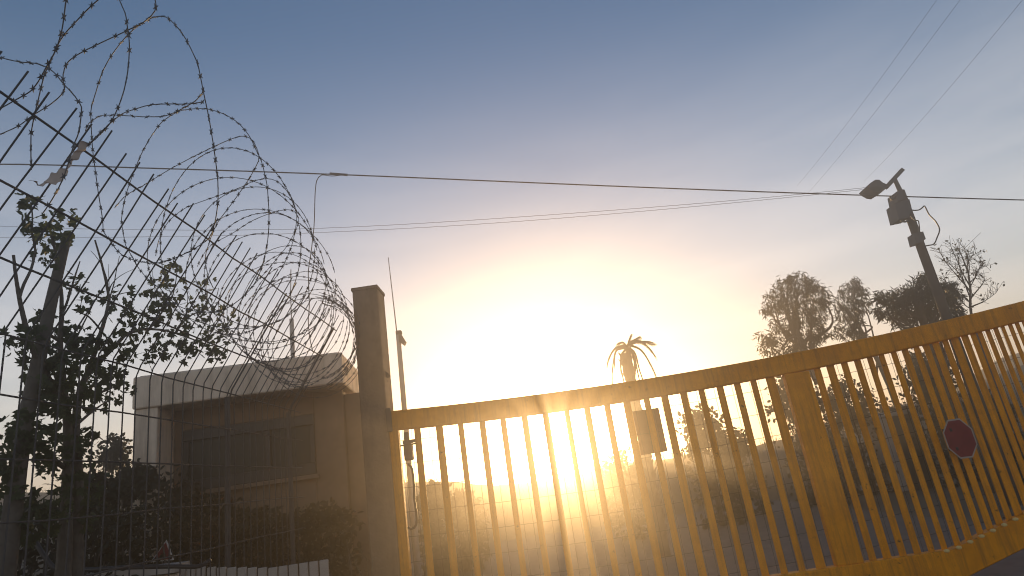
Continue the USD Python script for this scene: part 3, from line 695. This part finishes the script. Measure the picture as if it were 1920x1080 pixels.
limbs = [([(110, 745), (92, 715), (75, 685), (50, 620), (36, 560), (25, 478)], .026), ([(36, 560), (42, 540), (60, 500), (66, 470), (60, 430), (58, 380)], .011), ([(116, 590), (128, 560), (140, 520), (150, 490)], .010),
         ([(168, 690), (215, 650), (232, 630), (280, 617), (330, 625), (372, 640)], .018), ([(280, 617), (300, 590), (325, 550), (332, 500)], .010), ([(330, 625), (360, 590), (395, 575), (410, 540)], .010),
         ([(205, 560), (216, 520), (224, 480)], .006), ([(205, 545), (222, 520), (250, 505)], .005), ([(202, 535), (192, 500), (170, 470)], .005), ([(204, 560), (230, 550), (262, 545)], .006), ([(190, 620), (160, 590), (135, 580)], .008),
         ([(148, 740), (190, 735), (215, 725)], .012), ([(128, 880), (90, 850), (60, 800), (40, 780)], .02), ([(141, 800), (175, 770), (205, 750)], .012), ([(112, 640), (85, 625), (50, 640), (25, 635)], .012),
         ([(205, 560), (204, 520), (203, 495)], .004), ([(300, 590), (290, 540), (285, 505)], .005), ([(345, 600), (352, 560), (345, 520)], .005), ([(140, 640), (160, 600), (175, 570)], .008), ([(372, 640), (405, 650), (428, 640)], .009)]
for px, r in limbs:
    n = 14
    obj('branch', tube(resample([TP(x, y, rng.normal(0, .02)) for x, y in px], n), np.linspace(r, r * .35, n), 5), BARK, fig, smooth=True)
cl = [(60, 375, 13, 5), (105, 405, 18, 8), (72, 428, 17, 8), (44, 412, 10, 3), (95, 450, 18, 10), (85, 478, 14, 6), (122, 432, 10, 4), (140, 525, 16, 6), (35, 640, 17, 9), (60, 612, 12, 4), (95, 600, 24, 10), (122, 640, 28, 18), (90, 660, 26, 14), (142, 680, 28, 17), (110, 700, 26, 15), (75, 682, 18, 9), (160, 640, 20, 10), (182, 660, 20, 10),
      (215, 650, 20, 10), (170, 565, 16, 6), (225, 560, 20, 8), (240, 600, 18, 8), (290, 560, 18, 9), (300, 590, 20, 10), (322, 540, 18, 8), (335, 500, 12, 4), (312, 490, 10, 3), (330, 570, 22, 12), (350, 600, 20, 11), (370, 560, 18, 8), (395, 590, 20, 11), (402, 630, 18, 10), (376, 650, 20, 12), (340, 650, 22, 13), (312, 640, 18, 8), (290, 670, 15, 6),
      (260, 630, 18, 7), (252, 662, 16, 6), (200, 700, 18, 9), (222, 730, 16, 8), (190, 750, 14, 6), (130, 750, 26, 14), (102, 760, 26, 14), (80, 732, 18, 9), (152, 720, 22, 12), (60, 800, 26, 16), (40, 845, 24, 14), (92, 830, 28, 20), (120, 865, 26, 18), (150, 825, 20, 12), (18, 905, 20, 9), (125, 905, 18, 9), (150, 905, 24, 16), (420, 600, 14, 6), (415, 665, 14, 6),
      (30, 960, 30, 24), (75, 975, 28, 24), (130, 960, 30, 24), (5, 800, 18, 7), (12, 860, 16, 6), (230, 690, 14, 5), (270, 590, 14, 4), (385, 530, 12, 3), (300, 520, 10, 3)]
C = []; S = []
for x, y, r, n in cl:
    c = TP(x, y, rng.normal(0, .05)); s = r / F * np.linalg.norm(c - EYE)
    n = int(n * 2.7); q = blob(c, np.array([s * 1.5, s * 1.2, s * 1.2]), n); q[:, 0] = np.minimum(q[:, 0], XF - .07)
    C.append(q); S.append(rng.uniform(.04, .092, n))
obj('foliage', leaves(np.vstack(C), np.hstack(S), shape='lobed', droop=.5), LEAF, fig, kind='stuff')

def tree(name, label, cat, base, trunk_top, clumps, leafm, leaf, nl, shape='long', droop=1.2, group=None, tr=.25, core=0):
    t = thing(name, label, cat, base, group=group)
    tp = np.asarray(trunk_top, float); b = np.asarray(base, float)
    mid = (tp + b) / 2 + [rng.normal(0, .2), rng.normal(0, .2), 0]
    obj('trunk', tube(resample([b - [0, 0, .2], mid, tp], 10), np.linspace(tr, tr * .45, 10), 8), BARK, t, smooth=True)
    for c, r, _ in clumps:
        st = b + (tp - b) * rng.uniform(.55, .95); c = np.asarray(c)
        obj('branch', tube(resample([st, (st + c) / 2 + rng.normal(0, .12, 3), c], 8), np.linspace(tr * .32, tr * .08, 8), 5), BARK, t, smooth=True)
    C = []
    for c, r, w in clumps:
        m = max(3, int(nl * w)); sub = blob(c, np.asarray(r) * .95, max(2, m // 18))
        for q in sub: C.append(blob(q, np.asarray(r) * .30, 13))
    C = np.vstack(C)
    obj('crown', leaves(C, rng.uniform(.65, 1.35, len(C)) * leaf, shape=shape, droop=droop), leafm, t, kind='stuff')
    return t
def clump(x, y, r, Y, w=1, dy=.6):
    c = onY(x, y, Y + rng.normal(0, .35)); s = r / F * Y * 1.08
    return c, np.array([s, s * dy, s]), w
YE = 15
bx = onY(1500, 690, YE)
tree('eucalyptus_tree', 'broad round eucalyptus, larger and left of the slim one above the gate', 'tree', (bx[0] + .3, YE, 0), onY(1490, 580, YE),
     [clump(x, y, r, YE, w) for x, y, r, w in ((1465, 545, 26, 1.0), (1500, 535, 26, 1.1), (1530, 550, 24, 1), (1450, 570, 20, .8), (1490, 575, 30, 1.4), (1530, 590, 26, 1.2), (1440, 580, 14, .4), (1470, 615, 28, 1.2), (1510, 625, 28, 1.2), (1435, 640, 22, .9), (1465, 655, 24, 1), (1505, 655, 22, .9), (1540, 625, 16, .5), (1545, 565, 12, .4), (1480, 522, 10, .3), (1515, 525, 10, .3))],
     LEAF2, .14, 600, tr=.15, group='eucalyptus trees above the gate')
tree('eucalyptus_tree', 'slim eucalyptus with hanging leaves just right of the broad one', 'tree', (onY(1600, 660, YE + 1)[0] + .5, YE + 1, 0), onY(1588, 580, YE + 1),
     [clump(x, y, r, YE + 1, w) for x, y, r, w in ((1600, 530, 14, .6), (1590, 550, 20, .9), (1612, 550, 16, .7), (1605, 575, 20, .9), (1580, 590, 20, .9), (1622, 565, 12, .4), (1600, 610, 18, .8), (1575, 620, 18, .7), (1605, 625, 12, .5), (1570, 565, 10, .3))],
     LEAF2, .14, 460, tr=.10, group='eucalyptus trees above the gate')
tree('eucalyptus_tree', 'dense dark tree behind the lamp pole above the right of the gate', 'tree', (onY(1730, 620, 13)[0] + .4, 13, 0), onY(1715, 560, 13),
     [clump(x, y, r, 13, w) for x, y, r, w in ((1660, 560, 16, .6), (1650, 585, 14, .5), (1680, 565, 22, 1), (1705, 550, 24, 1.3), (1735, 540, 24, 1.4), (1760, 560, 26, 1.5), (1785, 560, 20, 1), (1720, 580, 28, 1.6), (1690, 595, 24, 1.2), (1755, 595, 28, 1.5), (1795, 590, 16, .8), (1730, 520, 12, .4), (1775, 535, 14, .6))],
     LEAF2, .135, 640, tr=.14, group='eucalyptus trees above the gate')
# sparse twiggy tree beside the pole
bt = thing('bare_tree', 'sparse almost bare tree with upright twigs right of the lamp pole', 'tree', (onY(1830, 590, 12)[0] + .5, 12, 0))
b0_ = onY(1822, 600, 12); b0g = b0_.copy(); b0g[2] = -.1
obj('trunk', tube(resample([b0g + [.18, 0, 0], b0_, onY(1820, 545, 12), onY(1816, 515, 12)], 14), np.linspace(.052, .017, 14), 6), BARK, bt, smooth=True)
tw = []
LC = []
for (x0, y0), (x1, y1) in (((1820, 560), (1795, 480)), ((1816, 515), (1795, 470)), ((1818, 530), (1840, 490)), ((1816, 515), (1808, 466)), ((1820, 550), (1775, 490)), ((1821, 575), (1870, 545)), ((1818, 540), (1850, 500)), ((1822, 570), (1770, 520)), ((1816, 515), (1830, 475)), ((1819, 545), (1760, 468)), ((1820, 560), (1845, 520)), ((1822, 580), (1790, 540)), ((1818, 535), (1783, 462))):
    mx, my = (x0 + x1) / 2 + rng.normal(0, 4), (y0 + y1) / 2 + rng.normal(0, 4)
    P = resample([onY(x0, y0, 12), onY(mx, my, 12 + rng.normal(0, .3)), onY(x1, y1, 12 + rng.normal(0, .6))], 10)
    obj('branch', tube(P, np.linspace(.013, .005, 10), 4), BARK, bt)
    for q in P[3:]:
        for _ in range(4):
            e = q + rng.normal(0, .09, 3) + [0, 0, .09]
            tw.append(tube([q, e], .0035, 3))
            if rng.random() < .25: LC.append(blob(e, .06, 2))
obj('twigs', tw, BARK, bt, kind='stuff')
LC = np.vstack(LC)
obj('leaves', leaves(LC, rng.uniform(.035, .075, len(LC)), shape='oval', droop=.6), LEAF2, bt, kind='stuff')

# dry palm behind the gate
YPA = 11.0
pb = onY(1182, 710, YPA); ptop = onY(1176, 662, YPA)
palm = thing('palm_tree', 'dying palm with a bare trunk and a few drooping fronds behind the gate', 'palm', (pb[0], YPA, 0))
tv = []
P = [[pb[0], YPA, z] for z in np.linspace(-.1, ptop[2], 40)]
rr = [.085 + .02 * (i / 39) ** 4 + .006 * rng.normal() for i in range(40)]
bt_ = []
for k in range(150):                            # stubs of old leaf bases up the trunk
    z = rng.uniform(.3, ptop[2] + .03); a = k * 2.4; o = np.array([math.cos(a), math.sin(a), 0]); q = np.array([-o[1], o[0], 0])
    c = np.array([pb[0], YPA, z]) + o * .085; L = rng.uniform(.05, .12) * (1.0 + .8 * (z > ptop[2] - .35))
    tip = c + o * L * .55 + [0, 0, L]
    bt_.append((np.array([c - q * .03 - o * .02, c + q * .03 - o * .02, c + [0, 0, -.05], tip]), np.array([[0, 3, 1], [1, 3, 2], [2, 3, 0]])))
obj('leaf_bases', bt_, PALMB, palm, kind='stuff')
obj('trunk', tube(P, rr, 10), PALMB, palm, smooth=60)
fr = [[(1178, 655), (1160, 650), (1145, 665), (1138, 690)], [(1178, 652), (1158, 655), (1150, 680), (1148, 720)], [(1178, 652), (1165, 648), (1155, 660), (1153, 690)], [(1180, 645), (1190, 638), (1208, 645), (1226, 664)], [(1180, 648), (1200, 655), (1218, 680), (1231, 708)], [(1180, 652), (1192, 665), (1198, 690), (1206, 712)], [(1180, 655), (1190, 670), (1194, 690), (1199, 713)],
      [(1177, 650), (1179, 640), (1183, 628)], [(1180, 645), (1192, 636), (1200, 631)], [(1180, 646), (1200, 641), (1221, 641)], [(1175, 655), (1165, 665), (1164, 690)], [(1174, 648), (1166, 642), (1158, 644)], [(1186, 660), (1190, 680), (1189, 715)], [(1176, 665), (1164, 690), (1170, 715)]]
for px in fr:
    j = rng.normal(0, .35)
    P = resample([onY(x, y, YPA + j * i / (len(px) - 1)) for i, (x, y) in enumerate(px)], 12)
    vs, fs = [], []
    parts = [tube(P, np.linspace(.026, .011, 12), 4)]
    for i in range(3, 12):                         # folded leaflets hanging from the rib
        for sgn in (-1, 1):
            L = .2 * (1 - abs(i - 7) / 9)
            q = P[i]; tdir = P[i] - P[i - 1]; tdir /= np.linalg.norm(tdir)
            e = q + tdir * L * .8 + np.array([0, sgn * .05, -L * .5])
            parts.append((np.array([q, q + tdir * .03, e, e + [0.004, 0, .004]]), np.array([[0, 1, 2], [1, 3, 2]])))
    obj('frond', parts, FROND, palm)

# ------------------------------------------------------------------ shrubs
def shrub(label, x, y, r, Y, n=260, leaf=.09, squash=1.0, group=None, shape='oval'):
    c = onY(x, y, Y); s = r / F * Y
    t = thing('shrub', label, 'shrub', (c[0], Y, 0), group=group)
    st = []
    for k in range(7):
        a = rng.uniform(0, 6.28); e = c + np.array([math.cos(a) * s * .6, math.sin(a) * s * .6, rng.uniform(-.3, .5) * s])
        st.append(tube(resample([[c[0] + rng.normal(0, .05), Y + rng.normal(0, .05), -.05], [(c[0] + e[0]) / 2, (Y + e[1]) / 2, e[2] * .55], e], 7), np.linspace(.025, .008, 7), 4))
    obj('stems', st, BARK, t)
    top = c[2] + s * squash
    C = []
    zc = max(c[2], s * .5)
    n = int(n * 3.2); leaf = leaf * 1.25; k = max(6, n // 12)
    for q in blob((c[0], Y, zc), (s, s * .8, max(s * squash, .1)), k): C.append(blob(q, s * .33, 12))
    low = max(c[2] - s * .2, .3)
    for q in np.stack([rng.uniform(-s, s, k) + c[0], rng.uniform(-s * .7, s * .7, k) + Y, rng.uniform(0, low, k)], 1): C.append(blob(q, s * .33, 12))
    C = np.vstack(C); C[:, 2] = np.abs(C[:, 2])
    obj('foliage', leaves(C, rng.uniform(.7, 1.3, len(C)) * leaf, shape=shape, droop=.3), LEAF3, t, kind='stuff')
    return t
shrub('low shrub behind the gate just right of the latch', 812, 935, 26, 12, group='shrubs behind the gate')
shrub('low shrub behind the gate left of the sun glare', 868, 955, 34, 13, group='shrubs behind the gate')
shrub('rounded shrub behind the gate under the palm', 1170, 890, 40, 14, group='shrubs behind the gate')
shrub('tall shrub behind the gate right of the blank plate', 1315, 800, 36, 14, n=320, group='shrubs behind the gate')
shrub('leggy shrub behind the gate left of the centre post', 1375, 835, 32, 15, group='shrubs behind the gate')
shrub('dense shrub rising behind the centre post of the gate', 1490, 745, 46, 15, n=420, group='shrubs behind the gate')
shrub('bushy shrub behind the gate right of the centre post', 1590, 755, 42, 16, n=420, group='shrubs behind the gate')
shrub('tall shrub behind the pickets above the red sign', 1745, 705, 46, 15, n=600, group='shrubs behind the gate')
shrub('shrub behind the pickets right of the red sign', 1858, 775, 34, 14, n=360, group='shrubs behind the gate')
shrub('shrub just left of the red sign behind pickets', 1660, 790, 34, 18, group='shrubs behind the gate')
def hedge(label, px, Y, n, leaf, thick=.5):
    P = np.array([onY(x, y, Y) for x, y in px])
    t = thing('hedge', label, 'hedge', (P[:, 0].mean(), Y, 0))
    st = []
    for x in np.linspace(P[0, 0], P[-1, 0], 26):
        z = float(np.interp(x, P[:, 0], P[:, 2])); st.append(tube(resample([[x, Y, -.05], [x + rng.normal(0, .06), Y + rng.normal(0, .1), z * .5], [x + rng.normal(0, .12), Y + rng.normal(0, .15), z * .92]], 6), np.linspace(.018, .006, 6), 4))
    obj('stems', st, BARK, t)
    x = rng.uniform(P[0, 0], P[-1, 0], n); top = np.interp(x, P[:, 0], P[:, 2])
    top = top + .35 * (meshkit.fbm(np.stack([x * 2.2, x * 0, x * 0], 1), 4, 6) - .5)
    c = np.stack([x, Y + rng.uniform(-thick, thick, n), top * rng.uniform(0.05, 1, n) ** .55], 1)
    obj('foliage', leaves(c, rng.uniform(.7, 1.4, n) * leaf, shape='oval', droop=.2), LEAF3, t, kind='stuff')
hedge('dark ragged hedge in front of the booth window', [(295, 880), (330, 900), (380, 930), (450, 950), (560, 962), (655, 955)], 7.9, 5200, .075)
shrub('ragged shrub in front of the left corner of the booth', 250, 905, 36, 8.0, n=300, leaf=.06)
shrub('shrub under the leafy tree behind the fence', 175, 930, 40, 6.2, n=420, leaf=.055)
hedge('low dark hedge at the far left below the leafy tree', [(-60, 952), (20, 946), (80, 950), (140, 942), (220, 950), (300, 955)], 5.4, 4200, .06)
shrub('feathery shrub left of the booth wall', 215, 850, 30, 9.4, n=200, leaf=.06)

# ------------------------------------------------------------------ low pale barrier, triangular sign, hose at lower left
YB = 5.2
bar_t = thing('low_barrier', 'low pale barrier of upright panels at the foot of the fence', 'barrier', (onY(480, 1060, YB)[0], YB, 0))
xa, xb = onY(330, 1062, YB)[0], onY(617, 1050, YB)[0]
zt1, zt2 = onY(336, 1062, YB)[2], onY(612, 1049, YB)[2]
nP = 15
for k in range(nP):
    x0 = xa + (xb - xa) * k / nP; x1 = xa + (xb - xa) * (k + 1) / nP
    z = zt1 + (zt2 - zt1) * min(1, (k + .5) / nP * 1.6)
    obj('panel', box(((x0 + x1) / 2, YB + rng.normal(0, .002), z / 2), (x1 - x0 - .012, .02, z), bev=.004), PANEL, bar_t)
obj('rail', box(((xa + xb) / 2, YB + .03, zt1 - .25), (xb - xa, .03, .05)), STEEL, bar_t)
wl_ = thing('low_wall', 'low pale coping at the bottom left below the fence', 'wall', (onY(200, 1075, YB)[0], YB, 0))
pA, pB = onY(120, 1082, YB - .1), onY(328, 1058, YB - .1)
obj('coping', bar([pA[0] - 1.2, YB, pA[2] - .03 - 1.2 * (pB[2] - pA[2]) / (pB[0] - pA[0])], [pB[0], YB, pB[2] - .03], .06, .22), PANEL, wl_)
obj('wall', box(((pA[0] - 1.2 + pB[0]) / 2, YB + .02, (pA[2] - .1) / 2), (pB[0] - pA[0] + 1.2, .16, pA[2] - .1)), STUCCO, wl_)
ts_c = onY(304, 1040, 5.6)
ts = thing('warning_sign', 'red triangular sign with a white edge low behind the fence', 'road sign', (ts_c[0], 5.6, 0))
tri_ = [onY(x, y, 5.6) for x, y in ((282, 1054), (326, 1050), (312, 1012))]
cen = sum(tri_) / 3
obj('rim', prism(tri_, (0, .004, 0)), WHITE, ts)
obj('face', prism([cen + (p - cen) * .82 + np.array([0, -.005, 0]) for p in tri_], (0, .004, 0)), RED, ts)
obj('post', tube([[cen[0], 5.625, 0], [cen[0], 5.625, cen[2] + .05]], .018, 8), STEEL, ts)
tag(obj('black_hose', tube(resample([onY(x, y, 4.6) for x, y in ((40, 970), (66, 1015), (85, 1045), (105, 1066), (160, 1068), (240, 1064), (330, 1062), (372, 1062), (395, 1050))], 40), .016, 6), BLACK, smooth=True), 'thick black hose sagging along the foot of the fence', 'hose')

# low block hut in front of the bank
h0, h1 = onY(1640, 772, 15.5), onY(1716, 770, 15.5)
hut = thing('block_hut', 'low grey block hut with a flat roof seen through pickets left of the red sign', 'hut', ((h0[0] + h1[0]) / 2, 16.4, 0))
hx = (h0[0] + h1[0]) / 2; hz_ = (h0[2] + h1[2]) / 2
obj('wall', box((hx, 16.4, (hz_ - .12) / 2), (h1[0] - h0[0], 1.8, hz_ - .12), bev=.01), HOUSE, hut)
obj('roof', box((hx, 16.4, hz_ - .05), (h1[0] - h0[0] + .16, 1.96, .12), bev=.015), HOUSE, hut)
obj('door', box((hx + .1, 15.485, .95), (.7, .04, 1.9), bev=.008), FRAME, hut)

# pale plastic strip caught on the crank
sp = [onP(x, y, [XF + .03, 0, ZB], ON) for x, y in ((161, 266), (148, 284), (136, 300), (124, 316), (110, 330), (92, 342), (72, 346), (60, 338))]
sp = resample(sp, 60); sv, sf = [], []
for i, p in enumerate(sp):
    w = .016 + .010 * math.sin(i * .21) + .004 * math.sin(i * .9)
    tw = .5 * math.sin(i * .13) + .3 * math.sin(i * .31)
    d = np.array([.4, .75 * math.cos(tw), .75 * math.sin(tw)]); d /= np.linalg.norm(d); p = p + [0, 0, .006 * math.sin(i * .7)]
    sv += [p - d * w, p + d * w, p + d * w + ON * .0015, p - d * w + ON * .0015]
for i in range(59):
    for j in range(4):
        l = (j + 1) % 4; sf += [[4 * i + j, 4 * i + l, 4 * i + 4 + l], [4 * i + j, 4 * i + 4 + l, 4 * i + 4 + j]]
PLASTIC = mat('pale_plastic', (0.55, 0.46, 0.42), 0.5, col2=(0.42, 0.36, 0.33), scale=20)
tag(obj('plastic_strip', (np.array(sv), np.array(sf)), PLASTIC, smooth=True), 'torn pale plastic strip caught on the cranked fence top', 'plastic strip')

# dry weeds
def weed(label, x, y, Y, hgt, n):
    c = onY(x, y, Y); t = thing('dry_weed', label, 'weed', (c[0], Y, 0))
    out = []
    for k in range(n):
        a = rng.uniform(0, 6.28); e = np.array([c[0] + .13 * math.cos(a), Y + .1 * math.sin(a), c[2] + hgt * rng.uniform(-.2, .2)])
        P = resample([[c[0], Y, 0], [c[0] + .02 * math.cos(a), Y, c[2] * .7], e], 10)
        obj('stalk', tube(P, np.linspace(.006, .003, 10), 4), FROND, t)
        for q in P[4:]:
            for _ in range(2): out.append(tube([q, q + rng.normal(0, .035, 3) + [0, 0, .04]], .0022, 3))
    obj('twigs', out, FROND, t, kind='stuff')
weed('forked dry weed in front of the gate post', 690, 1050, 6.0, .25, 3)
weed('thin dry weed standing behind the left pickets of the gate', 850, 1015, 7.4, .3, 4)
